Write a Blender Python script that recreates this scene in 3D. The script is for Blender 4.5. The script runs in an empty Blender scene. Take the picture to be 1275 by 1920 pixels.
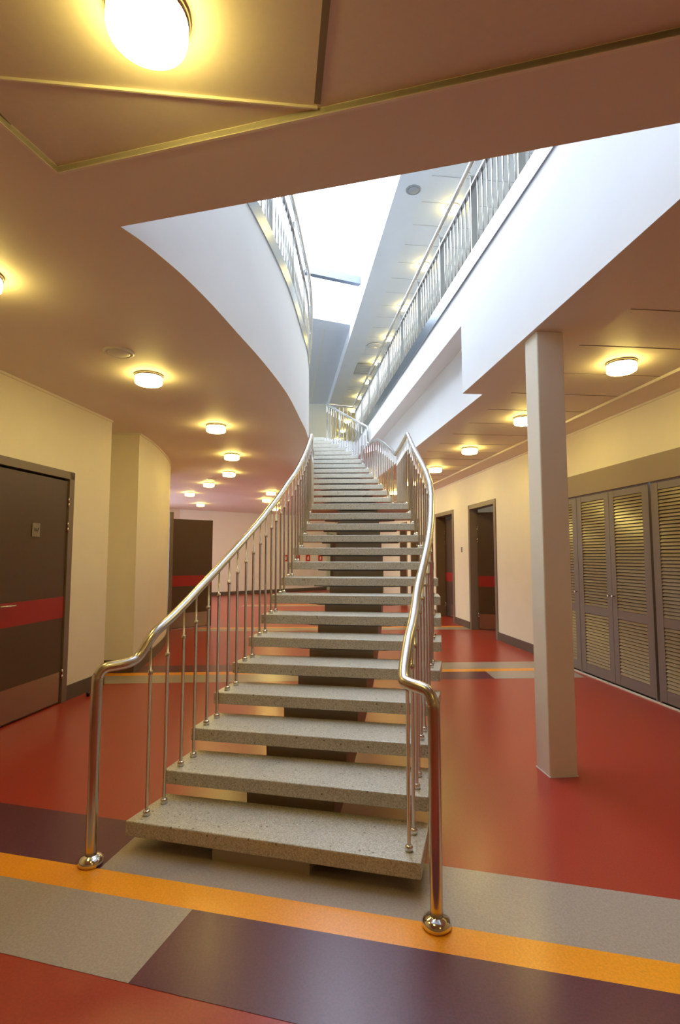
import bpy, bmesh, math
from mathutils import Vector, Matrix
from mathutils.geometry import tessellate_polygon
S = bpy.context.scene
COL = S.collection
# ------------------------------------------------------------ camera, sky, exposure
cam_d = bpy.data.cameras.new('camera'); cam = bpy.data.objects.new('camera', cam_d); COL.objects.link(cam)
cam.location = (0, 0, 1.4)
cam.rotation_euler = (math.radians(90) + math.atan(80/1000), 0, 0)
cam_d.sensor_fit = 'VERTICAL'; cam_d.sensor_height = 36; cam_d.lens = 18.75; cam_d.clip_start = .02
S.camera = cam
SKY = 7.6            # strength of the overcast sky over the skylight
LAMP = 46.0          # strength of the opal lamps
w = bpy.data.worlds.new('sky'); S.world = w; w.use_nodes = True
nt = w.node_tree; bg = nt.nodes['Background']
bg.inputs[0].default_value = (.72, .83, 1, 1); bg.inputs[1].default_value = SKY
S.view_settings.view_transform = 'Standard'; S.view_settings.look = 'None'
S.view_settings.gamma = 1; S.view_settings.use_curve_mapping = False
S.view_settings.exposure = 0.5
S.cycles.max_bounces = 9; S.cycles.diffuse_bounces = 6; S.cycles.glossy_bounces = 4
S.cycles.transparent_max_bounces = 16; S.cycles.sample_clamp_indirect = 6
S.cycles.use_denoising = True

H = 2.9              # lower ceiling
FU = 4.0             # upper floor
def portal(x, y, z, sx, sy, rot):
    l = bpy.data.lights.new('sky_portal', 'AREA'); l.shape = 'RECTANGLE'; l.size = sx; l.size_y = sy
    l.cycles.is_portal = True
    o = bpy.data.objects.new('sky_portal', l); o.location = (x, y, z); o.rotation_euler = rot; COL.objects.link(o)
portal(-.9, 8.3, 7.88, 4.6, 10.2, (0, 0, 0))
portal(-8.48, 12, 5.2, .6, 31, (0, math.radians(-90), 0))
portal(-2, -3.58, 5.2, 13, .6, (math.radians(90), 0, 0))
portal(-6.55, 13.9, 1.6, 2.6, 3.4, (0, math.radians(-90), 0))

# ------------------------------------------------------------ materials
def mat(name, col, rough=.5, metal=0., coat=0., spec=.5):
    m = bpy.data.materials.new(name); m.use_nodes = True
    b = m.node_tree.nodes['Principled BSDF']
    b.inputs['Base Color'].default_value = (*col, 1); b.inputs['Roughness'].default_value = rough
    b.inputs['Metallic'].default_value = metal; b.inputs['Coat Weight'].default_value = coat
    b.inputs['Specular IOR Level'].default_value = spec
    return m
def tex(m, kind='noise', scale=20, lo=.9, hi=1.1, detail=4, stretch=(1, 1, 1), bump=0.):
    """mottle the base colour with an object-space noise or voronoi"""
    n = m.node_tree.nodes; l = m.node_tree.links; b = n['Principled BSDF']
    c = b.inputs['Base Color'].default_value[:]
    tc = n.new('ShaderNodeTexCoord'); mp = n.new('ShaderNodeMapping'); mp.inputs['Scale'].default_value = stretch
    l.new(tc.outputs['Object'], mp.inputs[0])
    t = n.new('ShaderNodeTexNoise'); t.inputs['Scale'].default_value = scale; t.inputs['Detail'].default_value = detail
    l.new(mp.outputs[0], t.inputs['Vector'])
    r = n.new('ShaderNodeValToRGB'); l.new(t.outputs['Fac'], r.inputs[0])
    r.color_ramp.elements[0].position = .3; r.color_ramp.elements[1].position = .7
    r.color_ramp.elements[0].color = (*[x*lo for x in c[:3]], 1); r.color_ramp.elements[1].color = (*[x*hi for x in c[:3]], 1)
    l.new(r.outputs[0], b.inputs['Base Color'])
    if bump:
        bp = n.new('ShaderNodeBump'); bp.inputs['Strength'].default_value = bump; bp.inputs['Distance'].default_value = .002
        l.new(t.outputs['Fac'], bp.inputs['Height']); l.new(bp.outputs[0], b.inputs['Normal'])
    return m
M = {}
M['ceiling'] = tex(mat('ceiling_paint', (.78, .71, .64), .6), scale=3, lo=.985, hi=1.01)
M['panel'] = tex(mat('ceiling_panel', (.76, .69, .62), .55), scale=40, lo=.98, hi=1.02)
M['seam'] = mat('panel_seam', (.22, .18, .15), .7)
M['wall'] = tex(mat('wall_paint', (.86, .82, .68), .55), scale=4, lo=.985, hi=1.01)
M['white'] = tex(mat('white_plaster', (.84, .84, .85), .6), scale=3, lo=.99, hi=1.01)
M['uceil'] = tex(mat('upper_ceiling_paint', (.74, .77, .82), .6), scale=3, lo=.99, hi=1.01)
M['trim'] = mat('pale_trim', (.82, .78, .68), .35)
M['base'] = tex(mat('baseboard_vinyl', (.105, .08, .066), .4), scale=30, lo=.95, hi=1.05)
lino = dict(rough=.29, coat=.10, spec=.5)
M['red'] = tex(mat('red_linoleum', (.36, .036, .022), **lino), scale=110, lo=.86, hi=1.12, detail=8)
M['orange'] = tex(mat('orange_linoleum', (.90, .34, .012), **lino), scale=110, lo=.9, hi=1.1, detail=8)
M['greyf'] = tex(mat('grey_linoleum', (.37, .31, .265), **lino), scale=110, lo=.85, hi=1.12, detail=8)
M['purple'] = tex(mat('purple_linoleum', (.11, .026, .050), **lino), scale=110, lo=.8, hi=1.2, detail=8)
for k in ('red', 'orange', 'greyf', 'purple'):
    M[k].node_tree.nodes['Principled BSDF'].inputs['Coat Roughness'].default_value = .2
M['ufloor'] = mat('upper_linoleum', (.20, .205, .23), .4)
M['steel'] = mat('brushed_steel', (.62, .59, .55), .27, 1.)
M['steel2'] = mat('satin_steel_strip', (.38, .41, .44), .22, 1.)
M['chrome'] = mat('polished_steel', (.75, .73, .70), .12, 1.)
M['kick'] = mat('kick_plate_steel', (.42, .37, .30), .27, 1.)
M['doorb'] = tex(mat('brown_laminate', (.085, .048, .028), .36), scale=25, lo=.95, hi=1.05)
M['doorframe'] = mat('door_frame_paint', (.19, .145, .115), .4)
M['band'] = mat('red_laminate', (.33, .018, .018), .35)
M['redp'] = mat('red_plastic', (.55, .03, .03), .35)
M['louver'] = tex(mat('louver_veneer', (.25, .20, .14), .25), scale=12, lo=.88, hi=1.1, stretch=(1, 1, 14))
M['stile'] = mat('wardrobe_paint', (.20, .165, .155), .42)
M['header'] = mat('wardrobe_header_paint', (.29, .22, .155), .5)
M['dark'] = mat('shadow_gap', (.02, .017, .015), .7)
M['spine'] = mat('stringer_paint', (.40, .33, .25), .4)
M['plate'] = mat('bracket_steel_paint', (.10, .088, .08), .45)
M['col'] = tex(mat('column_plaster', (.78, .72, .60), .5), scale=6, lo=.98, hi=1.01)
M['rubber'] = mat('black_rubber', (.02, .02, .02), .5)
M['plastic'] = mat('white_plastic', (.75, .73, .7), .35)
M['ink'] = mat('black_ink', (.02, .02, .02), .6)
M['sign'] = mat('sign_red', (.6, .03, .02), .5)
M['grille'] = mat('vent_grille', (.35, .36, .38), .5)
M['barpaint'] = mat('skylight_frame_paint', (.22, .245, .31), .5)
M['greenf'] = mat('pale_green_frame', (.45, .55, .42), .4)
# terrazzo
m = mat('terrazzo', (.45, .43, .38), .38); M['terrazzo'] = m
n = m.node_tree.nodes; l = m.node_tree.links; b = n['Principled BSDF']
tc = n.new('ShaderNodeTexCoord')
def ramp(src, stops, const=False):
    r = n.new('ShaderNodeValToRGB'); e = r.color_ramp.elements
    if const: r.color_ramp.interpolation = 'CONSTANT'
    e[0].position, e[0].color = stops[0][0], (*stops[0][1], 1); e[1].position, e[1].color = stops[1][0], (*stops[1][1], 1)
    for p, c in stops[2:]:
        q = e.new(p); q.color = (*c, 1)
    l.new(src, r.inputs[0]); return r.outputs[0]
v = n.new('ShaderNodeTexVoronoi'); v.inputs['Scale'].default_value = 210; l.new(tc.outputs['Object'], v.inputs['Vector'])
sp = n.new('ShaderNodeSeparateColor'); l.new(v.outputs['Color'], sp.inputs[0])
c1 = ramp(sp.outputs[0], [(0, (.38, .345, .285)), (.25, (.50, .47, .405)), (.55, (.56, .535, .47)), (.8, (.45, .42, .35)), (.93, (.62, .60, .54))], True)
v2 = n.new('ShaderNodeTexVoronoi'); v2.inputs['Scale'].default_value = 60; l.new(tc.outputs['Object'], v2.inputs['Vector'])
sp2 = n.new('ShaderNodeSeparateColor'); l.new(v2.outputs['Color'], sp2.inputs[0])
msk = n.new('ShaderNodeMath'); msk.operation = 'LESS_THAN'; msk.inputs[1].default_value = .035; l.new(sp2.outputs[1], msk.inputs[0])
ds = n.new('ShaderNodeMath'); ds.operation = 'LESS_THAN'; ds.inputs[1].default_value = .33; l.new(v2.outputs['Distance'], ds.inputs[0])
mu = n.new('ShaderNodeMath'); mu.operation = 'MULTIPLY'; l.new(msk.outputs[0], mu.inputs[0]); l.new(ds.outputs[0], mu.inputs[1])
mx = n.new('ShaderNodeMix'); mx.data_type = 'RGBA'; l.new(mu.outputs[0], mx.inputs[0]); l.new(c1, mx.inputs[6]); mx.inputs[7].default_value = (.20, .175, .14, 1)
l.new(mx.outputs[2], b.inputs['Base Color'])
# opal lamp, glass
for key, stren in (('glow', LAMP), ('glow_side', LAMP*.5)):
    m = bpy.data.materials.new('opal_lamp_'+key); m.use_nodes = True; M[key] = m
    n = m.node_tree.nodes; l = m.node_tree.links; n.remove(n['Principled BSDF'])
    e = n.new('ShaderNodeEmission'); e.inputs[0].default_value = (1, .76, .19, 1); e.inputs[1].default_value = stren
    l.new(e.outputs[0], n['Material Output'].inputs[0])
m = bpy.data.materials.new('clear_glass'); m.use_nodes = True; M['glass'] = m
n = m.node_tree.nodes; l = m.node_tree.links; n.remove(n['Principled BSDF'])
t = n.new('ShaderNodeBsdfTransparent'); t.inputs[0].default_value = (.95, .98, .97, 1); g = n.new('ShaderNodeBsdfGlossy'); g.inputs[1].default_value = .02
x = n.new('ShaderNodeMixShader'); x.inputs[0].default_value = .06
l.new(t.outputs[0], x.inputs[1]); l.new(g.outputs[0], x.inputs[2]); l.new(x.outputs[0], n['Material Output'].inputs[0])

# ------------------------------------------------------------ mesh helpers
class MB:
    def __init__(s): s.v = []; s.f = []; s.mi = []; s.mats = []; s.sm = []
    def _m(s, m):
        m = M[m]
        if m not in s.mats: s.mats.append(m)
        return s.mats.index(m)
    def face(s, pts, m, smooth=False):
        k = len(s.v); s.v += [tuple(p) for p in pts]; s.f.append(tuple(range(k, k+len(pts)))); s.mi.append(s._m(m)); s.sm.append(smooth)
        return s
    def poly(s, outer, holes, z, m, down=False):
        """flat polygon with holes at height z"""
        loops = [[Vector((p[0], p[1], 0)) for p in lp] for lp in [outer]+holes]
        flat = [p for lp in loops for p in lp]; k = len(s.v); s.v += [(p.x, p.y, z) for p in flat]
        for t in tessellate_polygon(loops):
            a, b_, c = (flat[i] for i in t)
            up = (b_-a).cross(c-a).z > 0
            tt = t if up != down else t[::-1]
            s.f.append(tuple(k+i for i in tt)); s.mi.append(s._m(m)); s.sm.append(False)
        return s
    def wall(s, pts, z0, z1, m):
        for a, b_ in zip(pts, pts[1:]):
            s.face([(a[0], a[1], z0), (b_[0], b_[1], z0), (b_[0], b_[1], z1), (a[0], a[1], z1)], m)
        return s
    def prism(s, pts, z0, z1, m, mtop=None):
        if sum(a[0]*b_[1]-b_[0]*a[1] for a, b_ in zip(pts, pts[1:]+pts[:1])) < 0: pts = pts[::-1]
        s.face([(p[0], p[1], z1) for p in pts], mtop or m); s.face([(p[0], p[1], z0) for p in pts[::-1]], m)
        return s.wall(pts+pts[:1], z0, z1, m)
    def obox(s, p, ux, uy, uz, m):
        """box from corner p with three edge vectors"""
        p, ux, uy, uz = map(Vector, (p, ux, uy, uz)); q = lambda a, b_, c: p+ux*a+uy*b_+uz*c
        for F in ([(0,0,0),(0,1,0),(1,1,0),(1,0,0)], [(0,0,1),(1,0,1),(1,1,1),(0,1,1)], [(0,0,0),(1,0,0),(1,0,1),(0,0,1)],
                  [(1,0,0),(1,1,0),(1,1,1),(1,0,1)], [(1,1,0),(0,1,0),(0,1,1),(1,1,1)], [(0,1,0),(0,0,0),(0,0,1),(0,1,1)]):
            s.face([q(*f) for f in F], m)
        return s
    def tube(s, pts, r, m, n=12, caps=True):
        pts = [Vector(p) for p in pts]; rs = r if isinstance(r, (list, tuple)) else [r]*len(pts)
        k0 = len(s.v); up = None; mi = s._m(m)
        for i, p in enumerate(pts):
            a = pts[max(i-1, 0)]; b_ = pts[min(i+1, len(pts)-1)]; t = (b_-a).normalized()
            if up is None: up = t.orthogonal().normalized()
            else: up = (up-t*up.dot(t)).normalized()
            sd = t.cross(up)
            for j in range(n):
                an = 2*math.pi*j/n; s.v.append(tuple(p+(up*math.cos(an)+sd*math.sin(an))*rs[i]))
        for i in range(len(pts)-1):
            for j in range(n):
                a = k0+i*n+j; b_ = k0+i*n+(j+1) % n
                s.f.append((a, b_, b_+n, a+n)); s.mi.append(mi); s.sm.append(True)
        if caps:
            s.f.append(tuple(k0+j for j in range(n))[::-1]); s.mi.append(mi); s.sm.append(False)
            e = k0+(len(pts)-1)*n; s.f.append(tuple(e+j for j in range(n))); s.mi.append(mi); s.sm.append(False)
        return s
    def lathe(s, c, prof, m, n=24):
        """prof: list of (radius, z) around the vertical through c"""
        k0 = len(s.v); mi = s._m(m)
        for r, z in prof:
            for j in range(n):
                an = 2*math.pi*j/n; s.v.append((c[0]+r*math.cos(an), c[1]+r*math.sin(an), c[2]+z))
        for i in range(len(prof)-1):
            for j in range(n):
                a = k0+i*n+j; b_ = k0+i*n+(j+1) % n
                s.f.append((a, b_, b_+n, a+n)); s.mi.append(mi); s.sm.append(True)
        return s
    def build(s, name, parent=None, bevel=0., shift=None, seg=2, **props):
        me = bpy.data.meshes.new(name); off = Vector(shift) if shift else Vector((0, 0, 0))
        me.from_pydata([tuple(Vector(p)-off) for p in s.v], [], s.f); me.update()
        for m_ in s.mats: me.materials.append(m_)
        for p, mi, sm in zip(me.polygons, s.mi, s.sm): p.material_index = mi; p.use_smooth = sm
        bm = bmesh.new(); bm.from_mesh(me); bmesh.ops.remove_doubles(bm, verts=bm.verts, dist=1e-5)
        bm.to_mesh(me); bm.free()
        o = bpy.data.objects.new(name, me); COL.objects.link(o)
        if parent is not None: o.parent = parent
        if bevel:
            b_ = o.modifiers.new('bevel', 'BEVEL'); b_.width = bevel; b_.segments = seg; b_.limit_method = 'ANGLE'; b_.angle_limit = math.radians(40)
        o_loc = off
        if parent is None and shift: o.location = o_loc
        for k, v_ in props.items(): o[k] = v_
        return o
def empty(name, loc, rz=0, **props):
    o = bpy.data.objects.new(name, None); o.empty_display_size = .1; o.location = loc; o.rotation_euler = (0, 0, rz); COL.objects.link(o)
    for k, v_ in props.items(): o[k] = v_
    return o
def tree_copy(o, loc, **props):
    r = o.copy(); COL.objects.link(r); r.location = loc
    for k, v_ in props.items(): r[k] = v_
    for ch in [c for c in bpy.data.objects if c.parent == o]:
        c = ch.copy(); COL.objects.link(c); c.parent = r
        for g in [q for q in bpy.data.objects if q.parent == ch]:
            d = g.copy(); COL.objects.link(d); d.parent = c
    return r
def crom(pts, n=8):
    pts = [Vector(p) for p in pts]; P = [pts[0]*2-pts[1]]+pts+[pts[-1]*2-pts[-2]]; out = []
    for i in range(1, len(P)-2):
        a, b_, c, d = P[i-1:i+3]
        for k in range(n):
            t = k/n; out.append(.5*((2*b_)+(c-a)*t+(2*a-5*b_+4*c-d)*t*t+(3*b_-a-3*c+d)*t**3))
    return out+[pts[-1]]
def interp(tab, y):
    if y <= tab[0][0]: a, b_ = tab[0], tab[1]
    elif y >= tab[-1][0]: a, b_ = tab[-2], tab[-1]
    else:
        for a, b_ in zip(tab, tab[1:]):
            if a[0] <= y <= b_[0]: break
    t = (y-a[0])/(b_[0]-a[0]); return a[1]+(b_[1]-a[1])*t

# ------------------------------------------------------------ plan of the building
D1 = Vector((-.1095, .994, 0))                 # direction of the right-hand corridor
PR = Vector((.994, .1095, 0))                  # across it
fx = lambda y: 1.27-.1101*(y-3.654)            # face of the right balcony edge
rx = lambda y: 1.337-.1101*(y-4.895)           # recessed wall under it
wx = lambda y: 2.741-.1101*(y-7.74)            # right corridor wall
lwx = lambda y: -2.643+.132*(y-5.235)          # near left wall
ZR = 3.554                                     # underside of the recessed part
curve = crom([(-1.007, 2.335, 0), (-.955, 2.44, 0), (-.905, 2.576, 0), (-.84, 2.79, 0), (-.772, 3.09, 0), (-.695, 3.518, 0), (-.592, 4.11, 0),
              (-.492, 4.91, 0), (-.436, 5.918, 0), (-.412, 6.5, 0), (-.435, 7.3, 0), (-.515, 8.5, 0), (-.64, 9.8, 0), (-.80, 11., 0), (-.93, 11.72, 0)], 5)
curve = [(p.x, p.y) for p in curve]
F0 = (fx(1.663), 1.663)
NA = (1.144, 4.879); NB = (1.337, 4.900)
hole_low = curve + [(-.35, 11.75), (.334, 12.16), (rx(12.2), 12.2), NB, NA, F0]
hole_up = curve + [(-.35, 11.75), (.334, 12.16), NA, F0]

# floor ------------------------------------------------
f = MB()
outer = [(-8.5, -3.6), (4.6, -3.6), (4.6, 28), (-8.5, 28)]
f.poly(outer, [], 0, 'red')
E_ = .0012
def strip(a, b_, m, z=E_):            # quads from polylines of (x, y): a is the far side, b_ the near side
    f.face([(b_[0][0], b_[0][1], z), (b_[1][0], b_[1][1], z), (a[1][0], a[1][1], z), (a[0][0], a[0][1], z)], m)
# near band, skewed 15 degrees
ya = lambda x: 2.644-.2585*x; yb = lambda x: 2.236-.2485*x; yc = lambda x: 2.086-.2455*x; yd = lambda x: 1.678-.268*x
XL, XR = -2.99, 3.5
strip([(XL, ya(XL)), (-1.005+.012, ya(-.993))], [(XL, yb(XL)), (-1.075, yb(-1.075))], 'purple')
strip([(-.972, ya(-.972)), (XR, ya(XR))], [(-1.075, yb(-1.075)), (XR, yb(XR))], 'greyf')
f.face([(-.993, ya(-.993), E_), (-1.075, yb(-1.075), E_), (-.972, ya(-.972), E_)], 'greyf')
strip([(XL, yb(XL)), (XR, yb(XR))], [(XL, yc(XL)), (XR, yc(XR))], 'orange')
strip([(XL, yc(XL)), (-.584, yc(-.584))], [(XL, yd(XL)), (-.694, yd(-.694))], 'greyf')
strip([(-.584, yc(-.584)), (XR, yc(XR))], [(-.694, yd(-.694)), (XR, yd(XR))], 'purple')
# second band
y2 = lambda x, o: o+.055*x
for x0, x1, m0, m1 in ((-2.96, 0, 'purple', 'greyf'), (0, 1.75, 'greyf', 'purple'), (1.75, 2.80, 'greyf', 'greyf')):
    strip([(x0, y2(x0, 7.0)), (x1, y2(x1, 7.0))], [(x0, y2(x0, 6.6)), (x1, y2(x1, 6.6))], m0)
    strip([(x0, y2(x0, 6.6)), (x1, y2(x1, 6.6))], [(x0, y2(x0, 6.45)), (x1, y2(x1, 6.45))], 'orange')
    strip([(x0, y2(x0, 6.45)), (x1, y2(x1, 6.45))], [(x0, y2(x0, 6.07)), (x1, y2(x1, 6.07))], m1)
# far bands
for yy in (9.9, 14.6):
    strip([(-2.7, yy+.35), (wx(yy+.35), yy+.6)], [(-2.7, yy), (wx(yy), yy+.25)], 'greyf')
    strip([(-2.7, yy+.5), (wx(yy+.5), yy+.75)], [(-2.7, yy+.35), (wx(yy+.35), yy+.6)], 'orange')
f.build('floor', kind='structure')

# lower ceiling ----------------------------------------
c = MB()
rec1 = [(-1.111, 1.985), (3.1, .865), (3.1, -2.4), (-2.33, -2.4)]
lx = lambda y: 1.776-.1101*(y-3.2); rx2 = lambda y: 2.776-.1101*(y-4.256)
rec2 = [(lx(2.3), 2.3), (rx2(2.4), 2.4), (rx2(19), 19), (lx(18.9), 18.9)]
c.poly(outer, [hole_low, rec1, rec2], H, 'ceiling', down=True)
c.poly(outer, [], H+.9, 'dark')       # solid core between the storeys is closed off by the slab below
c.f.pop(); c.mi.pop(); c.sm.pop(); c.f.pop(); c.mi.pop(); c.sm.pop()
for rec in (rec1, rec2):
    c.poly(rec, [], H+.024, 'panel', down=True); c.wall(rec+rec[:1], H, H+.024, 'trim')
c.build('ceiling', kind='structure')
tr = MB()
def lip(a, b_, m='trim', wd=.012, z0=H-.003, z1=H+.022):
    a = Vector((*a, 0)); b_ = Vector((*b_, 0)); d = (b_-a).normalized(); nrm = Vector((-d.y, d.x, 0))*wd
    tr.obox((a.x, a.y, z0), b_-a, nrm, (0, 0, z1-z0), m)
lip((-1.111, 1.985), (3.1, .865)); lip((-2.33, -2.4), (-1.111, 1.985))
lip((-1.16, 1.578), (-.077, 1.70), wd=.006, z0=H+.014, z1=H+.0245)
lip((-.02, 1.30), (-.066, 1.69), 'seam', .022, H+.020, H+.0245)
lip((.45, -2.3), (-.02, 1.30), 'seam', .022, H+.020, H+.0245)
lip((-1.22, 1.45), (-1.165, 1.80), 'seam', .016, H+.020, H+.0245)
lip((rx2(2.4), 2.4), (rx2(19), 19), wd=.010)
y = 3.2
while y < 18.6:
    lip((lx(y), y), (rx2(y+.11), y+.11), 'seam', .006, H+.0215, H+.0245); y += .575
tr.build('trim_1', kind='structure')

# slab, fascias and upper floor -------------------------
s = MB()
s.wall(curve, H, FU, 'white')
s.wall([curve[-1], (-.35, 11.75), (.334, 12.16)], H, FU, 'white')
s.wall([curve[0], F0], H, FU, 'white')
s.wall([F0, NA], H, FU, 'white'); s.wall([NA, NB], H, ZR, 'white')
s.wall([NB, (rx(12.2), 12.2), (.334, 12.16)], H, ZR, 'white')
s.wall([NA, (.334, 12.16)], ZR, FU, 'white')
s.face([(*NA, ZR), (.334, 12.16, ZR), (rx(12.2), 12.2, ZR), (*NB, ZR)], 'white')
s.build('wall_stairwell', kind='structure')
u = MB(); u.poly(outer, [hole_up], FU, 'ufloor'); u.build('floor_upper', kind='structure')

# upper storey shell -------------------------------------
sx = lambda y: .884-.1075*(y-7.3)              # edge of the lowered corridor ceiling
ZC, ZA, ZT = 6.9, 7.21, 7.9
sky = [(-3.3, 3.2), (sx(3.2), 3.2), (sx(13.1), 13.1), (-3.3, 13.1-.41*3.57)]
uc = MB()
uc.poly([(-8.5, -3.6), (sx(-3.6), -3.6), (sx(28), 28), (-8.5, 28)], [[(a+(.0005 if a > -3 else 0)*-1, b_) for a, b_ in sky]], ZA, 'uceil', down=True)
ur = [(sx(-2)+.46, -2), (sx(-2)+1.9, -2), (sx(27)+1.9, 27), (sx(27)+.46, 27)]
uc.poly([(sx(-3.6), -3.6), (4.6, -3.6), (4.6, 28), (sx(28), 28)], [ur], ZC, 'uceil', down=True)
uc.wall([(sx(-3.6), -3.6), (sx(28), 28)], ZC, ZA, 'white')
uc.poly(ur, [], ZC+.03, 'uceil', down=True); uc.wall(ur+ur[:1], ZC, ZC+.03, 'white')
uc.wall(sky+sky[:1], ZA, ZT, 'white')
uc.build('ceiling_upper', kind='structure')
tr = MB(); y = 3.9
while y < 26:
    a = (sx(y)+.46, y); b2 = (sx(y+.17)+1.9, y+.17)
    lip(a, b2, 'grille', .006, ZC+.0275, ZC+.0305); y += .58
lip((sx(13.4)-.62, 13.4), (sx(20)-.62, 20), 'trim', .03, ZA-.006, ZA)
tr.build('trim_2', kind='structure')
uw = MB()
for z0, z1 in ((FU, FU+.9), (FU+1.5, ZA)):
    uw.wall([(-8.5, -3.6), (-8.5, 28)], z0, z1, 'wall'); uw.wall([(4.6, -3.6), (-8.5, -3.6)], z0, z1, 'wall')
uw.wall([(-8.5, 20.2), (-.28, 20.2)], FU, ZA, 'wall'); uw.wall([(-.28, 20.2), (-.9, 28)], FU, ZA, 'wall')
uw.wall([(-.9, 28), (4.6, 28)], FU, ZA, 'wall')
uw.wall([(3.9, -3.6), (sx(28)+2.25, 28)], FU, ZC+.02, 'wall')
uw.build('wall_upper', kind='structure')
g = MB(); g.face([(-8.5, -3.6, FU+.9), (-8.5, 28, FU+.9), (-8.5, 28, FU+1.5), (-8.5, -3.6, FU+1.5)], 'glass')  # unseen window strips, added to bring daylight onto the upper ceiling
g.face([(-8.5, -3.6, FU+.9), (4.6, -3.6, FU+.9), (4.6, -3.6, FU+1.5), (-8.5, -3.6, FU+1.5)], 'glass')
for k in range(17): g.obox((-8.53, -3.6+1.97*k, FU+.9), (.06, 0, 0), (0, .07, 0), (0, 0, .6), 'white')
for k in range(7): g.obox((-8.5+2.17*k, -3.63, FU+.9), (.07, 0, 0), (0, .06, 0), (0, 0, .6), 'white')
g.build('added_window_upper', kind='structure')
# skylight: frame bars and glass
g = MB(); g.face([(p[0], p[1], ZT) for p in sky], 'glass')
wo = g.build('window_1', kind='structure')
g = MB()
g.obox((.46, 11.30, 7.34), (-3.9, -1.6, 0), (-.05, .12, 0), (0, 0, .17), 'barpaint')
g.obox((.17, 8.05, 7.42), (-3.3, .89, 0), (.03, .11, 0), (0, 0, .30), 'barpaint')
g.obox((.13, 3.3, 7.42), (.04, 4.8, 0), (.06, 0, 0), (0, 0, .30), 'barpaint')
g.build('window_frame', parent=wo)

# lower walls ---------------------------------------------
def wallseg(mb, pts, z0=0, z1=H, m='wall'): return mb.wall(pts, z0, z1, m)
wl = MB(); yL0, yL1 = 4.205, 5.235                      # door opening in the near left wall (outer frame)
wl.wall([(lwx(-3.6), -3.6), (lwx(yL0+.04), yL0+.04)], 0, H, 'wall'); wl.wall([(lwx(yL1-.04), yL1-.04), (lwx(5.886), 5.886), (-2.97, 5.95), (-2.97, 6.5), (-2.478, 6.5)], 0, H, 'wall')
wl.wall([(lwx(yL0+.04), yL0+.04), (lwx(yL1-.04), yL1-.04)], 2.17, H, 'wall')
cw = [(-2.478, 6.5)] + [(p.x, p.y) for p in crom([(-2.478, 6.52, 0), (-2.498, 6.967, 0), (-2.561, 7.493, 0), (-2.72, 8.385, 0), (-2.93, 9.141, 0), (-3.2, 9.9, 0)], 6)]
wl.wall(cw, 0, H, 'wall')
wl.build('wall_left', kind='structure')
wb = MB()
wb.wall([(-3.2, 9.9), (-3.6, 10.15), (-6.55, 12.2)], 0, H, 'white')
wb.wall([(-6.55, 12.2), (-6.55, 15.6)], 0, .3, 'white'); wb.wall([(-6.55, 12.2), (-6.55, 15.6)], 2.8, H, 'white')
wb.wall([(-6.55, 15.6), (-5.3, 17.6), (-3.0, 19.45), (-.55, 21.5)], 0, H, 'white')
wb.wall([(-.55, 21.5), (-.1, 21.7), (wx(22)-.0, 22)], 0, H, 'wall')
wb.build('wall_far', kind='structure')
g = MB(); g.face([(-6.56, 12.2, .3), (-6.56, 15.6, .3), (-6.56, 15.6, 2.8), (-6.56, 12.2, 2.8)], 'glass')  # unseen side window, added so daylight whitens the far wall
for yy in (12.2, 13.3, 14.4, 15.55): g.obox((-6.59, yy, .3), (.06, 0, 0), (0, .05, 0), (0, 0, 2.5), 'plastic')
g.obox((-6.59, 12.2, .3), (.06, 0, 0), (0, 3.4, 0), (0, 0, .05), 'plastic'); g.obox((-6.59, 12.2, 2.75), (.06, 0, 0), (0, 3.4, 0), (0, 0, .05), 'plastic')
g.build('added_window_far', kind='structure')
# right wall with its openings: wardrobes, two doors, two far doors
WD = (3.22, 7.12)
opens = [(8.99, 10.17, 2.30), (11.18, 12.37, 2.30), (13.9, 14.75, 2.3), (15.3, 16.1, 2.3)]
wr = MB(); P_ = lambda y, off=0: (wx(y)+off*PR.x, y+off*PR.y)
wr.wall([P_(-3.6), P_(WD[0])], 0, H, 'wall'); wr.wall([P_(WD[0]), P_(WD[1])], 2.3, H, 'wall')
prev = WD[1]
for a, b_, z in opens:
    wr.wall([P_(prev), P_(a)], 0, H, 'wall'); wr.wall([P_(a), P_(b_)], z, H, 'wall'); prev = b_
wr.wall([P_(prev), P_(22)], 0, H, 'wall')
for a, b_, z in opens:                                   # dim rooms behind the openings
    q = [P_(a-.4, .16), P_(a-.4, 2.2), P_(b_+.3, 2.2), P_(b_+.3, .16)]
    wr.wall([P_(a), P_(a, .16), q[0], q[1], q[2], q[3], P_(b_, .16), P_(b_)], 0, 2.6, 'wall'); wr.face([(*p, 2.6) for p in q], 'wall')
    wr.face([(*P_(a), z), (*P_(b_), z), (*P_(b_, .16), z), (*P_(a, .16), z)], 'wall')
wr.build('wall_right', kind='structure')
wk = MB(); wk.wall([(lwx(-3.6), -3.6), (4.2, -3.6)], 0, H, 'wall'); wk.build('wall_back', kind='structure')

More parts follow.
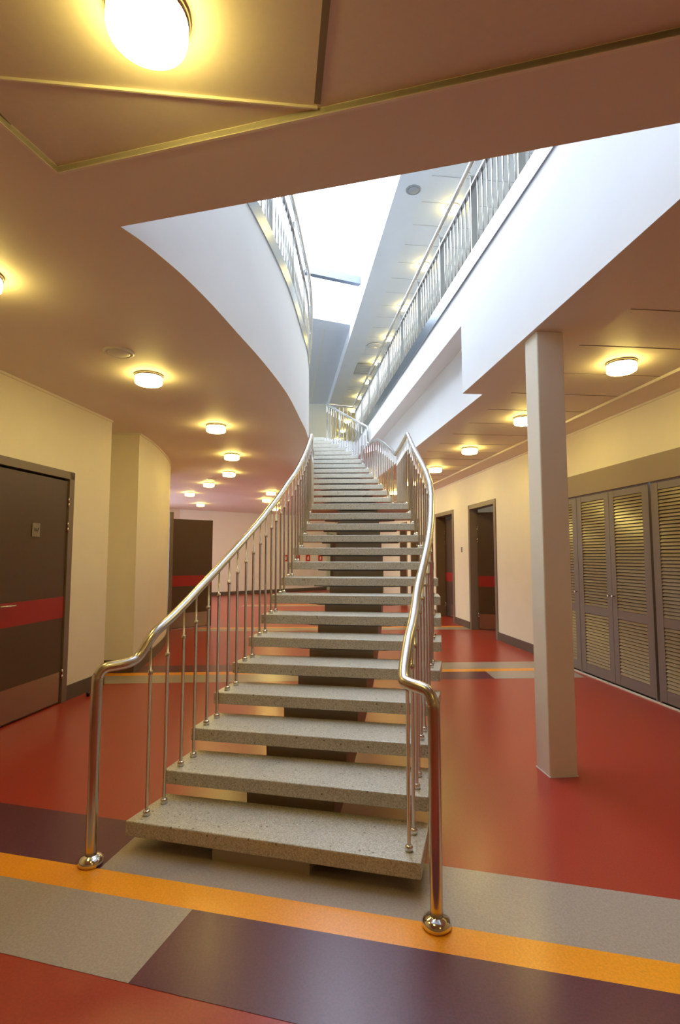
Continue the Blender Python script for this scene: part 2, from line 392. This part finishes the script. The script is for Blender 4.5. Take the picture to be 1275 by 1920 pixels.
# baseboards and cove lines
def skirting(name, pts, h=.13, t=.012, m='base', z=0.):
    b_ = MB()
    for p, q in zip(pts, pts[1:]):
        p = Vector((*p, 0)); q = Vector((*q, 0)); d = (q-p).normalized(); nn = Vector((d.y, -d.x, 0))*t
        b_.obox((p.x, p.y, z), q-p, nn, (0, 0, h), m)
    return b_
def many(name, runs, **k):
    allb = MB()
    for r in runs:
        s_ = skirting(name, r, **k); off = len(allb.v); allb.v += s_.v; allb.f += [tuple(i+off for i in ff) for ff in s_.f]
        allb.mi += [allb._m(k.get('m', 'base'))]*len(s_.f); allb.sm += s_.sm
    return allb.build(name, kind='structure')
L = lambda y: (lwx(y), y)
many('baseboard_left', [[L(-3.5), L(yL0)], [L(yL1), L(5.886), (-2.95, 5.95)], [(-2.96, 6.5)]+cw[:-1]], h=.14)
many('baseboard_right', [[P_(8.99)[:2], P_(WD[1])], [P_(11.18), P_(10.25)], [P_(13.9), P_(12.45)], [P_(WD[0]), P_(-3.5)]], h=.13)
many('baseboard_far', [[(-6.5, 15.6), (-5.3, 17.6), (-3.0, 19.45), (-.55, 21.5)][::1]], h=.12, t=.02)
many('trim_3', [[L(-3.5), L(5.886)], [(-2.96, 6.5)]+cw], h=.022, t=.014, m='trim', z=H-.022)
many('trim_4', [[P_(21), P_(-3.5)]], h=.022, t=.014, m='trim', z=H-.022)

# ------------------------------------------------------------ column
pc = Vector((1.321, 3.475, 0)); cb = MB()
q = [pc, pc+PR*.187, pc+PR*.187+D1*.182, pc+D1*.182]
cb.prism([(p.x, p.y) for p in q], 0, H, 'col')
co = cb.build('column', shift=(pc.x, pc.y, 0), bevel=.008, label='square cream plastered column standing on the red floor right of the stairs', category='column')
cb = MB(); q = [pc-PR*.003-D1*.003, pc+PR*.19-D1*.003, pc+PR*.19+D1*.185, pc-PR*.003+D1*.185]
cb.prism([(p.x-pc.x, p.y-pc.y) for p in q], 0, .006, 'plastic'); cb.build('base_trim', parent=co)

# ------------------------------------------------------------ staircase
NT = 30; R_ = .13333; TH = .07
Lx = [-1.025, -.934, -.865, -.799, -.735, -.672, -.621, -.575, -.535, -.49, -.46, -.437, -.42, -.408, -.400]
Ly = [2.657, 2.918, 3.18, 3.45, 3.71, 3.97, 4.23, 4.49, 4.74, 5.0, 5.25, 5.50, 5.76, 6.02, 6.28]
Rx = [.333, .415, .48, .56, .636, .70, .755, .805, .84, .855, .858, .85, .85, .853, .855]
Ry = [2.304, 2.60, 2.90, 3.18, 3.46, 3.74, 4.03, 4.31, 4.59, 4.87, 5.14, 5.41, 5.68, 5.94, 6.20]
fronts = [((Lx[i], Ly[i]), (Rx[i], Ry[i])) for i in range(15)]
cvt = [(b_, a) for a, b_ in curve]
uxr = {16: .83, 17: .80, 18: .766, 19: .72, 20: .665, 21: .60, 22: .55, 23: .48, 24: .42, 25: .35, 26: .25, 27: .12, 28: -.02, 29: -.18, 30: -.35}
for i in range(16, 31):
    yl = 7.77+.281*(i-16); fronts.append(((interp(cvt, yl)+.012, yl+.02), (uxr[i], yl-.03)))
stair = empty('staircase', (-.35, 2.5, 0), label='open-riser terrazzo staircase curving up from the hall to the upper floor, with steel handrails', category='staircase')
SO = Vector((-.35, 2.5, 0))
def add(mb, name, parent, **k):
    """build a part of the staircase (coordinates given in the world)"""
    o = mb.build(name, parent=None, shift=tuple(SO), **k); o.parent = parent; o.location = (0, 0, 0); return o
def lerp(a, b_, t): return (a[0]+(b_[0]-a[0])*t, a[1]+(b_[1]-a[1])*t)
treads = []
for i in range(NT-1):
    (a, b_), (c_, d) = fronts[i], fronts[i+1]; z = R_*(i+1); k = 1.14 if i != 14 else 1.03
    bl, br = lerp(a, c_, k), lerp(b_, d, k)
    if i == 14: br = (.80, 7.78); 
    mb = MB(); mb.prism([a, b_, br, bl], z-TH, z, 'terrazzo')
    o = add(mb, 'stair_tread', stair, bevel=.006)
    treads.append(o)
    # steel bracket plate with tapered tips under the tread
    if i not in (14,):
        ca = lerp(a, b_, .5); cb_ = lerp(c_, d, .5); ux = Vector((b_[0]-a[0], b_[1]-a[1], 0)).normalized(); uy = Vector((cb_[0]-ca[0], cb_[1]-ca[1], 0)).normalized()
        pm = MB(); C0 = Vector((*ca, 0)); hw = min(.40, .36*(Vector(b_)-Vector(a)).length)
        pts = [C0+ux*sgn*w_+uy*dd for sgn, w_, dd in ((-1, hw-.1, .05), (1, hw-.1, .05), (1, hw, .12), (1, hw, .2), (1, hw-.1, .27), (-1, hw-.1, .27), (-1, hw, .2), (-1, hw, .12))]
        pm.prism([(p.x, p.y) for p in pts], z-TH-.012, z-TH-.0005, 'plate'); add(pm, 'bracket_plate', o)
a, b_ = fronts[29]; mb = MB(); mb.prism([a, b_, (b_[0]-.03, b_[1]+.33), (a[0]-.05, a[1]+.31)], FU-TH, FU+.003, 'terrazzo'); add(mb, 'stair_tread', stair, bevel=.003)
# central spine
sp = MB(); W = .235
cen = []
for (a, b_) in fronts:
    ux = Vector((b_[0]-a[0], b_[1]-a[1], 0)).normalized(); cc = Vector((*lerp(a, b_, .485), 0)); fw = Vector((-ux.y, ux.x, 0)); cen.append((cc+fw*(.09 if len(cen) else .025), ux, min(W, .2*(Vector(b_)-Vector(a)).length+.0)))
for i in range(NT-1):
    p0, u0, w0 = cen[i]; p1, u1, w1 = cen[i+1]; zt = R_*(i+1)-TH-.012
    b0 = max(.001, zt-.24) if i != 0 else .001; b1 = max(.001, zt+R_-.24)
    if i == 14: b1 = b0
    if i > 14: b0 = zt-.24
    A0, A1 = p0-u0*w0, p0+u0*w0; B0, B1 = p1-u1*w1, p1+u1*w1
    V = lambda p, z: (p.x, p.y, z)
    ztn = zt+R_ if i < NT-2 else zt
    sp.face([V(A0, zt), V(A1, zt), V(B1, zt), V(B0, zt)], 'spine')
    sp.face([V(B0, zt), V(B1, zt), V(B1, ztn), V(B0, ztn)], 'spine')
    sp.face([V(A0, b0), V(A0, zt), V(B0, zt), V(B0, b1)], 'spine'); sp.face([V(A1, b0), V(B1, b1), V(B1, zt), V(A1, zt)], 'spine')
    sp.face([V(A0, b0), V(B0, b1), V(B1, b1), V(A1, b0)], 'spine')
    if i == 0: sp.face([V(A0, b0), V(A1, b0), V(A1, zt), V(A0, zt)], 'spine')
add(sp, 'stringer', stair)

RR = .0245
def balust(mb, x, y, z0, z1, r=.0085, collar=True):
    mb.lathe((x, y, z0), [(0.001, 0), (.0175, 0), (.0175, .020), (.013, .026), (r, .027)], 'chrome', 12)
    if collar and z1-z0 > .4:
        zc = z1-z0-.17
        mb.lathe((x, y, z0), [(r, .02), (r, zc), (r+.0035, zc+.003), (r+.0035, zc+.022), (.0055, zc+.026), (.0055, z1-z0)], 'steel', 10)
    else: mb.lathe((x, y, z0), [(r, .02), (r, z1-z0)], 'steel', 10)
def edge_pt(side, t):               # t in tread units (0 = front edge of the first tread), inset from the tread end
    i = max(0, min(int(math.floor(t)), NT-2)); k = t-i
    p = lerp(fronts[i][side], fronts[i+1][side], k)
    a, b_ = fronts[i]; ux = Vector((b_[0]-a[0], b_[1]-a[1])).normalized(); s_ = .06 if side == 0 else -.06
    return (p[0]+ux.x*s_, p[1]+ux.y*s_)
RH = .835
def rail_z(t): return R_*(t+1)+RH
# lower flight, both sides
for side in (0, 1):
    mb = MB()
    if side == 0: P0 = [(-1.132, 2.541, 0), (-1.132, 2.541, .40), (-1.132, 2.541, .78), (-1.128, 2.545, .835), (-1.105, 2.562, .868), (-1.06, 2.59, .875), (-1.015, 2.622, .882), (-.985, 2.665, .905)]
    else: P0 = [(.365, 2.131, 0), (.365, 2.131, .40), (.365, 2.131, .77), (.362, 2.134, .825), (.345, 2.150, .862), (.312, 2.174, .875), (.276, 2.202, .882), (.262, 2.245, .90)]
    pts = [Vector(p) for p in P0]
    t = .35
    while t < 13.9:
        x_, y_ = edge_pt(side, t); pts.append(Vector((x_, y_, rail_z(t)-.01))); t += .5
    x_, y_ = edge_pt(side, 14.0); pts.append(Vector((x_, y_, 2.0+.815)))
    sm = crom(pts, 5)
    ends = [Vector((-.375, 6.9, 2.815)), Vector((-.385, 7.55, 2.815))] if side == 0 else [Vector((.795, 6.9, 2.815)), Vector((.785, 7.46, 2.815))]
    sm = sm+[Vector((e.x, e.y, e.z)) for e in ends]
    if side == 1: sm += [Vector(p) for p in ((.76, 7.80, 2.95), (.70, 8.35, 3.16), (.64, 8.9, 3.34), (.585, 9.4, 3.42), (.535, 9.93, 3.46))]
    mb.tube(sm, RR, 'steel', 16)
    p = P0[0]; mb.lathe((p[0], p[1], 0), [(.001, 0), (.052, 0), (.056, .012), (.052, .026), (.040, .036), (.027, .040), (.0245, .042)], 'chrome', 28)
    hr = add(mb, 'handrail', stair)
    def bal(x, y, z0, z1, par=hr):
        q_ = MB(); balust(q_, x, y, z0, z1); add(q_, 'baluster', par)
    for i in range(14):
        for k in (.26, .74):
            x_, y_ = edge_pt(side, i+k); bal(x_, y_, R_*(i+1), rail_z(i+k)-.03)
    y_ = 6.36
    while y_ < 7.5:
        bal(-.375 if side == 0 else .80, y_, 2.0, 2.80); y_ += .105
    if side == 1:
        railt = [(7.46, 2.815), (8.9, 3.34), (9.93, 3.46), (10.2, 3.5)]
        for i in range(15, 24):
            for k in (.2, .7):
                x_, y_ = edge_pt(1, i+k)
                if y_ < 9.93: bal(x_+.02, y_, R_*(i+1), interp(railt, y_)-.02)
# upper guard beside the last treads and across the stair head
mb = MB()
mb.tube([(.53, 9.93, 3.50), (.53, 9.93, 3.74), (.525, 9.95, 3.80), (.50, 9.99, 3.835), (.36, 10.22, 3.97), (.21, 10.75, 4.20), (.0, 11.15, 4.43), (-.31, 11.72, 4.77), (-.335, 11.78, 4.79), (-.30, 11.82, 4.79), (.28, 12.10, 4.80), (.33, 12.10, 4.82)], .022, 'steel', 14)
mb.lathe((.53, 9.93, 3.50), [(.001, -.03), (.022, -.027), (.030, -.01), (.030, .004), (.02, .015)], 'chrome', 16)
mb.tube([(.0, 11.15, 3.85), (.0, 11.15, 4.42)], .011, 'steel', 10)
hr = add(mb, 'handrail', stair)
gt = [(9.95, 3.80), (10.22, 3.97), (10.75, 4.20), (11.15, 4.43), (11.75, 4.78)]
gxx = [(9.95, .52), (10.22, .36), (10.75, .21), (11.15, .0), (11.75, -.33)]
yv = 10.02
while yv < 11.75:
    i = min(29, 16+int((yv+.03-7.77)/.281)); q_ = MB(); balust(q_, interp(gxx, yv), yv, R_*i if i < 30 else FU, interp(gt, yv)-.02, .0075); add(q_, 'baluster', hr); yv += .098
for k in range(7):
    t = (k+.5)/7; q_ = MB(); balust(q_, -.33+.63*t, 11.83+.29*t, FU, 4.79, .0075); add(q_, 'baluster', hr)

# ------------------------------------------------------------ balcony railings
def balcony(label, pts, r_off, y0, y1, posts):
    """pts: function y -> (x, y); r_off: unit vector pointing into the well"""
    root = empty('balcony_railing', (*pts((y0+y1)/2), FU), label=label, category='railing')
    O = Vector((*pts((y0+y1)/2), FU))
    def put(mb, name, parent, **k):
        o = mb.build(name, shift=tuple(O), **k); o.parent = parent; o.location = (0, 0, 0); return o
    ys = [y0+(y1-y0)*i/60 for i in range(61)]
    line = [Vector((*pts(v_), 0)) for v_ in ys]
    def rib(z0, z1, t0, t1, m, name):
        mb = MB(); nn = []
        for i, p in enumerate(line):
            d = (line[min(i+1, 60)]-line[max(i-1, 0)]).normalized(); nn.append(Vector((d.y, -d.x, 0))*r_off)
        for i in range(60):
            a, b_ = line[i], line[i+1]; A = [a+nn[i]*t0, b_+nn[i+1]*t0, b_+nn[i+1]*t1, a+nn[i]*t1]
            for zz, rev in ((z0, 1), (z1, 0)):
                q = [(p.x, p.y, zz) for p in A]; mb.face(q[::-1] if rev else q, m)
            mb.face([(A[0].x, A[0].y, z0), (A[1].x, A[1].y, z0), (A[1].x, A[1].y, z1), (A[0].x, A[0].y, z1)], m)
            mb.face([(A[3].x, A[3].y, z0), (A[2].x, A[2].y, z0), (A[2].x, A[2].y, z1), (A[3].x, A[3].y, z1)], m)
        return put(mb, name, root)
    rib(3.92, 4.075, .001, .012, 'steel2', 'edge_strip')
    rib(4.675, 4.69, -.03, .01, 'steel', 'top_bar')
    mb = MB(); nn = []
    tp = []
    for i, p in enumerate(line):
        d = (line[min(i+1, 60)]-line[max(i-1, 0)]).normalized(); tp.append(p+Vector((d.y, -d.x, 0))*r_off*.03+Vector((0, 0, 4.83)))
    mb.tube(tp, .021, 'steel', 14); put(mb, 'handrail', root)
    def fr(v_):
        a = Vector((*pts(v_-.02), 0)); b_ = Vector((*pts(v_+.02), 0)); d = (b_-a).normalized(); return Vector((*pts(v_), 0)), d, Vector((d.y, -d.x, 0))*r_off
    pv = y0+posts[0]; vs = []
    while pv < y1: vs.append(pv); pv += posts[1]
    for v_ in vs:
        p, d, nv = fr(v_); mb = MB()
        mb.obox(p-nv*.045-d*.006+Vector((0, 0, 4.0)), nv*.055, d*.012, (0, 0, .78), 'steel')
        mb.tube([p+Vector((0, 0, 4.77)), p+nv*.028+Vector((0, 0, 4.82))], .007, 'chrome', 8); put(mb, 'post', root)
    v_ = y0+.05; pr = None
    while v_ < y1:
        if all(abs(v_-q) > .035 for q in vs):
            p, d, nv = fr(v_); p = p-nv*.010; mb = MB(); mb.tube([(p.x, p.y, 4.0), (p.x, p.y, 4.68)], .0075, 'steel', 8)
            put(mb, 'baluster', root)
        v_ += .1035
    return root
balcony('straight steel balcony railing along the right edge of the open stairwell', lambda y: (fx(y), y), -1, 2.9, 12.05, (.69, .93))
cl = [(b_, a) for a, b_ in curve]
balcony('curved steel balcony railing above the white wall left of the stairs', lambda y: (interp(cl, y), y), 1, 2.7, 11.0, (.62, .93))

# ------------------------------------------------------------ ceiling lamps
def lamp(x, y, z, label, group, r=.11):
    o = empty('ceiling_lamp', (x, y, z), label=label, category='ceiling lamp', group=group)
    mb = MB(); mb.lathe((0, 0, 0), [(.001, -.001), (r*.90, -.001), (r+.004, -.002), (r+.006, -.012), (r+.002, -.022), (r*.8, -.022)], 'chrome', 40); mb.build('ring', parent=o)
    mb = MB(); mb.lathe((0, 0, 0), [(r*.985, -.020), (r, -.030), (r, -.062), (r*.97, -.074)], 'glow_side', 40); mb.lathe((0, 0, 0), [(r*.97, -.074), (r*.88, -.081), (r*.5, -.084), (.001, -.085)], 'glow', 40); mb.build('diffuser', parent=o)
    return o
ordn = ['nearest', 'second nearest', 'third nearest', 'fourth nearest', 'fifth nearest', 'sixth nearest', 'seventh nearest', 'eighth nearest', 'ninth nearest', 'tenth nearest', 'farthest']
Lsrc = lamp(-.54, 1.385, H+.024, 'large glowing round ceiling lamp closest to the camera, in the panelled ceiling at top left', 'lower hall ceiling lamps')
def lampc(x, y, z, label, group): return tree_copy(Lsrc, (x, y, z), label=label, group=group)
for i, (px, yy) in enumerate([(540, 4.13), (0, 5.83), (0, 7.55), (0, 9.25), (0, 11.0), (0, 12.7), (0, 14.4)]):
    x = 2.235-.1101*(yy-4.13)
    lampc(x, yy, H+.024, f'glowing round ceiling lamp in the right corridor, {["nearest, to the right of the column", "second nearest, half behind the column", "third nearest, left of the column", "fourth nearest, beside the handrail", "fifth nearest, seen through the balusters", "sixth nearest, low between the balusters", "farthest along"][i]}', 'lower hall ceiling lamps')
left = [(-1.93, 2.74, 'cut by the left edge of the photo'), (-1.60, 4.36, 'the large one beside the round vent'), (-1.44, 6.1, 'second along the curved balcony edge'), (-1.62, 7.9, 'third along the curved balcony edge'),
        (-2.02, 9.62, 'fourth along the curved balcony edge'), (-2.75, 11.1, 'fifth, above the open brown door'), (-3.64, 12.85, 'above and left of the open brown door'), (-4.1, 15.6, 'lowest one above the far white wall'),
        (-1.64, 12.6, 'first beside the rising left handrail'), (-1.98, 14.3, 'second beside the left handrail'), (-1.93, 15.4, 'upper one seen through the left balusters'), (-2.1, 17.1, 'lower one seen through the left balusters'), (.1, 16.5, 'hidden behind the upper treads'), (-.7, 19.3, 'farthest one hidden behind the stairs'), (.3, 13.2, 'hidden under the upper flight of the stairs')]
for x, yy, t in left: lampc(x, yy, H, 'glowing round ceiling lamp in the left hall, '+t, 'lower hall ceiling lamps')
lampc(1.6, -1.0, H+.024, 'added unseen ceiling lamp behind the camera on the right', 'lower hall ceiling lamps')  # extra lamp added out of view to light the near hall
for i in range(11):
    yy = 8.1+1.7*i; x = 1.80-.1101*(yy-8.1)
    lampc(x, yy, ZC+.03, f'glowing round ceiling lamp above the upper corridor, {ordn[i]} in the row', 'upper corridor ceiling lamps')

# ------------------------------------------------------------ round vents, speakers, small ceiling things
def vent(x, y, z, r, label, name='ceiling_vent', cat='vent', m='plastic'):
    o = empty(name, (x, y, z), label=label, category=cat)
    mb = MB(); mb.lathe((0, 0, 0), [(r, 0), (r, -.006), (r*.93, -.012), (r*.80, -.012), (r*.78, -.004)], m, 32); mb.build('rim', parent=o)
    mb = MB(); mb.lathe((0, 0, 0), [(r*.72, -.004), (r*.72, -.012), (r*.66, -.016), (.001, -.018)], m, 32); mb.build('disc', parent=o)
    return o
vent(-1.643, 3.853, H, .112, 'round cream ceiling vent beside the first left hall lamp')
vent(-2.55, 10.5, H, .10, 'small round ceiling vent above the fifth left hall lamp')
vent(1.11, 7.65, ZC, .115, 'round grey loudspeaker disc in the pale upper ceiling above the right railing', 'ceiling_speaker', 'speaker', 'grille')
vent(.93, 13.7, ZC, .19, 'white ring vent in the upper ceiling halfway along the railing')
vent(.36, 17.6, ZC, .10, 'tiny round vent in the upper ceiling near the stair head')
mb = MB(); mb.obox((0, 0, -.008), PR*.55, D1*.9, (0, 0, .008), 'grille')
for k in range(9): mb.obox(PR*.02+D1*(.06+.09*k)+Vector((0, 0, -.014)), PR*.51, D1*.02, (0, 0, .006), 'plastic')
o = mb.build('air_grille', label='square grey air grille in the upper ceiling beside the lamp row', category='air grille'); o.location = (.50, 15.0, ZC)
o = MB().lathe((0, 0, 0), [(.001, 0), (.05, 0), (.05, -.02), (.03, -.05), (.001, -.055)], 'plastic', 20).build('smoke_detector', label='tiny white detector dome high on the bright skylight reveal', category='smoke detector'); o.location = (sx(9.3)-.005, 9.3, 7.45); o.rotation_euler = (0, math.radians(90), 0)

# ------------------------------------------------------------ doors
def text(body, size, m, loc, rot, name, parent, ext=.0006):
    c_ = bpy.data.curves.new(name, 'FONT'); c_.body = body; c_.size = size; c_.align_x = 'CENTER'; c_.align_y = 'CENTER'; c_.extrude = ext
    o = bpy.data.objects.new(name, c_); COL.objects.link(o); dg = bpy.context.evaluated_depsgraph_get(); me = bpy.data.meshes.new_from_object(o.evaluated_get(dg))
    bpy.data.objects.remove(o); o = bpy.data.objects.new(name, me); COL.objects.link(o); me.materials.append(M[m]); o.location = loc; o.rotation_euler = rot; o.parent = parent
    return o
# door leaf in local coords: x along the width from the hinge, y = thickness towards the viewer (-y faces out), z up
def leaf(root, wd, ht, hinge_low=True, handle=True, plate=True, lever=.08, red_handle=False, x0=0, mir=False):
    mb = MB(); mb.obox((x0, 0, .008), (wd, 0, 0), (0, .04, 0), (0, 0, ht-.008), 'doorb'); lf = mb.build('leaf', parent=root, bevel=.002)
    mb = MB(); mb.obox((x0+.002, -.0025, .80), (wd-.004, 0, 0), (0, .004, 0), (0, 0, .20), 'band'); mb.build('colour_band', parent=lf, label='dark red laminate band')
    if plate:
        mb = MB(); mb.obox((x0+.004, -.003, .02), (wd-.03, 0, 0), (0, .004, 0), (0, 0, .275), 'kick'); mb.build('kick_plate', parent=lf, label='brushed steel kick plate')
    for z_ in ([.22, 1.62, 1.86] if hinge_low else [1.62, 1.86]):
        hxx = x0+wd+.006 if mir else x0-.006
        mb = MB(); mb.tube([(hxx, -.008, z_), (hxx, -.008, z_+.045)], .008, 'chrome', 10); mb.tube([(hxx, -.008, z_+.047), (hxx, -.008, z_+.095)], .008, 'chrome', 10); mb.build('hinge', parent=lf)
    if handle:
        mb = MB(); hx = x0+(.06 if mir else wd-.06); sg = -1 if mir else 1; mm = 'redp' if red_handle else 'steel'
        if red_handle: mb.obox((hx-.03, -.008, .86), (.06, 0, 0), (0, .006, 0), (0, 0, .17), 'redp')
        mb.tube([(hx, 0, .98), (hx, -.05, .98), (hx-.02*sg, -.058, .98), (hx-.13*sg, -.058, .98)], .009, 'steel', 10)
        mb.lathe((hx, -.004, .98), [(.001, 0), (.001, 0)], 'steel', 6); mb.tube([(hx, -.001, .98), (hx, -.009, .98)], .026, 'steel', 18)
        mb.tube([(hx, -.001, .90), (hx, -.009, .90)], .022, 'steel', 18)
        mb.build('handle', parent=lf)
    return lf
# near left door: hinge at its right (far) side. Local x runs from the hinge towards the camera.
dl = Vector((.132, .991, 0)).normalized()
d_ = empty('door_1', (*L(yL0+.075), 0), math.atan2(dl.y, dl.x), kind='structure')
# local +x = towards camera along wall; local +y = (x rotated +90deg) -> points into the wall? check: rot of (-dl) by 90deg
lf = leaf(d_, .895, 2.113, mir=True)
mb = MB(); W2 = 1.03
for px_, wd_, z0, hh in ((-.078, .072, 0, 2.207), (.901, .072, 0, 2.207)): mb.obox((px_, -.014, z0), (wd_, 0, 0), (0, .12, 0), (0, 0, hh), 'doorframe')
mb.obox((-.075, -.014, 2.135), (1.05, 0, 0), (0, .12, 0), (0, 0, .072), 'doorframe')
mb.obox((-.006, .045, 0), (.92, 0, 0), (0, .05, 0), (0, 0, 2.14), 'dark')
mb.build('frame', parent=d_)
mb = MB(); mb.obox((.415, -.006, 1.56), (.10, 0, 0), (0, .004, 0), (0, 0, .12), 'kick'); np_ = mb.build('number_plate', parent=lf, label='small pale metal plate with black number')
text('167', .045, 'ink', (.465, -.0070, 1.62), (math.radians(90), 0, 0), 'number', np_)
# far open door: leaf standing open, hinge on the left
aF = math.atan2(10.627-10.105, -2.534+3.168)
d_ = empty('door_2', (-3.168, 10.105, 0), aF, kind='structure')
leaf(d_, .82, 2.08, hinge_low=False, handle=True)
mb = MB(); mb.obox((-.10, -.10, 0), (.07, 0, 0), (0, .16, 0), (0, 0, 2.2), 'doorframe'); mb.build('frame', parent=d_)
# right wall doors
def rdoor(name, a, b_, ang, wd, red=False, setb=.10):
    o = empty(name, (*P_(b_-.07, setb), 0), 0, kind='structure')
    base = math.atan2(-D1.y, -D1.x)         # local x towards the camera along the wall
    o.rotation_euler = (0, 0, base)
    sub = MB(); Wd = b_-a
    wdt = (Vector(P_(b_))-Vector(P_(a))).length
    for x_ in (-.09, wdt-.09-.02): sub.obox((x_+.01, -setb-.015, 0), (.08, 0, 0), (0, setb+.07, 0), (0, 0, 2.34), 'doorframe')
    sub.obox((-.08, -setb-.015, 2.26), (wdt-.02, 0, 0), (0, setb+.07, 0), (0, 0, .08), 'doorframe')
    sub.build('frame', parent=o)
    h = empty('hinge_axis', (0, 0, 0), 0); 
    lf = leaf(o, wd, 2.20, handle=True, red_handle=red)
    lf.rotation_euler = (0, 0, ang); lf.location = (.02, .03, 0)
    bpy.data.objects.remove(h)
    return o
rdoor('door_3', 8.96, 10.20, math.radians(62), .95)
rdoor('door_4', 11.15, 12.40, math.radians(8), .98, True, .16)
rdoor('door_5', 13.87, 14.78, 0, .8, False, .12); rdoor('door_6', 15.27, 16.13, 0, .76, False, .12)
# glazed door in the far wall
d_ = empty('door_7', (-.52, 21.45, 0), math.radians(23), kind='structure')
mb = MB()
for x_ in (0, 1.0): mb.obox((x_, -.05, 0), (.12, 0, 0), (0, .08, 0), (0, 0, 2.3), 'greenf')
mb.obox((0, -.05, 2.2), (1.12, 0, 0), (0, .08, 0), (0, 0, .1), 'greenf'); mb.build('frame', parent=d_)
mb = MB(); mb.obox((.12, -.02, 0), (.88, 0, 0), (0, .03, 0), (0, 0, 2.2), 'doorb'); mb.build('leaf', parent=d_)

# small wall things
o = MB().obox((-.004, -.035, -.05), (.008, 0, 0), (0, .07, 0), (0, 0, .10), 'kick').build('light_switch', bevel=.003, label='small grey switch plate on the yellow wall between the two right doors', category='switch')
o.location = (*P_(10.62, -.005), 1.50); o.rotation_euler = (0, 0, math.radians(6.3))
o = MB().lathe((0, 0, 0), [(.001, 0), (.016, 0), (.016, .02), (.019, .022), (.019, .035), (.012, .042), (.001, .043)], 'rubber', 18).build('door_stop', label='little black rubber door stop on the red floor by the left baseboard', category='door stop')
o.location = (-2.50, 5.42, .0)
for k, (x, t) in enumerate(((-2.05, 'leftmost'), (-1.62, 'second from left'), (-1.25, 'third from left'), (-.78, 'rightmost'))):
    yw = 19.45+(x+3.0)*.8367; a = math.atan2(2.05, 2.45)
    o = empty('wall_sign', (x, yw-.03, 1.27), a, label=f'tiny red safety sign on the far wall, {t} of four seen between treads', category='sign', group='safety signs on the far wall')
    mb = MB(); mb.obox((-.1, -.004, -.12), (.2, 0, 0), (0, .01, 0), (0, 0, .24), 'sign'); mb.build('panel', parent=o)
    mb = MB(); mb.obox((-.035, -.008, -.07), (.07, 0, 0), (0, .004, 0), (0, 0, .10), 'plastic'); mb.obox((-.012, -.008, .03), (.05, 0, 0), (0, .004, 0), (0, 0, .03), 'plastic'); mb.build('pictogram', parent=o, label='white pictogram')

# ------------------------------------------------------------ wardrobes in the right wall
base = math.atan2(-D1.y, -D1.x)
def wleaf(parent, x0, wd, knob_side):
    mb = MB(); st = .085; z0, z1 = .03, 2.09; zm = .72; tk = .03
    for a, b_ in ((x0+.003, x0+st), (x0+wd-st, x0+wd-.003)): mb.obox((a, 0, z0), (b_-a, 0, 0), (0, tk, 0), (0, 0, z1-z0), 'stile')
    for a, b_ in ((z0, z0+.11), (zm, zm+.09), (z1-.07, z1)): mb.obox((x0+st, .002, a), (wd-2*st, 0, 0), (0, tk-.004, 0), (0, 0, b_-a), 'stile')
    dr = mb.build('door', parent=parent)
    mb = MB()
    for za, zb in ((z0+.11, zm), (zm+.09, z1-.07)):
        nL = int(round((zb-za)/.0335)); ph = (zb-za)/nL
        for i in range(nL):
            z_ = za+ph*i; mb.obox((x0+st-.004, .004, z_+.002), (wd-2*st+.008, 0, 0), (0, .011, .0265), (0, -.004, .002), 'louver')
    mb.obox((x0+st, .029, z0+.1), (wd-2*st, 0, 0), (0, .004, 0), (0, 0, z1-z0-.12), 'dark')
    mb.build('louvers', parent=dr, label='brown horizontal louver slats')
    kx = x0+wd-.035 if knob_side > 0 else x0+.035
    mb = MB(); mb.tube([(kx, .0, .955), (kx, -.018, .955), (kx, -.022, .955), (kx, -.032, .955)], [.006, .006, .013, .012], 'steel', 14); mb.build('knob', parent=dr)
def wardrobe(y_far, n, w_, label):
    o = empty('wardrobe', (*P_(y_far, -.01), 0), base, label=label, category='wardrobe', group='built-in louvered wardrobes')
    mb = MB(); Wt = n*w_+.02
    for a in (0, Wt-.018): mb.obox((a, .0, .0), (.018, 0, 0), (0, .55, 0), (0, 0, 2.1), 'stile')
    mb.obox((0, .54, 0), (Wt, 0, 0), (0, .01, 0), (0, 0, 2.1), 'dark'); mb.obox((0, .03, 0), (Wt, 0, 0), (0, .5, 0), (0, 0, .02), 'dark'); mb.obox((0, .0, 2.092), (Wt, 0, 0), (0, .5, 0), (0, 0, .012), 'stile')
    mb.build('body', parent=o)
    for k in range(n): wleaf(o, .01+k*w_, w_, 1 if k % 2 == 0 else -1)
    return o
wardrobe(7.12, 1, .64, 'brown louvered wardrobe door just right of the column, mostly hidden by it')
wardrobe(6.455, 2, .628, 'brown louvered double-door wardrobe with two small knobs, right of the column')
wardrobe(5.15, 3, .635, 'brown louvered wardrobe cut by the right edge of the photo')
mb = MB(); a = Vector((*P_(WD[0], -.03), 2.105)); b_ = Vector((*P_(WD[1], -.03), 2.105)); mb.obox(a, b_-a, PR*.05, (0, 0, .256), 'header'); mb.build('trim_5', kind='structure')
mb = MB(); a = Vector((*P_(WD[0], -.028), 0)); b_ = Vector((*P_(WD[1], -.028), 0)); mb.obox(a, b_-a, PR*.03, (0, 0, .010), 'plastic'); mb.build('trim_6', kind='structure')
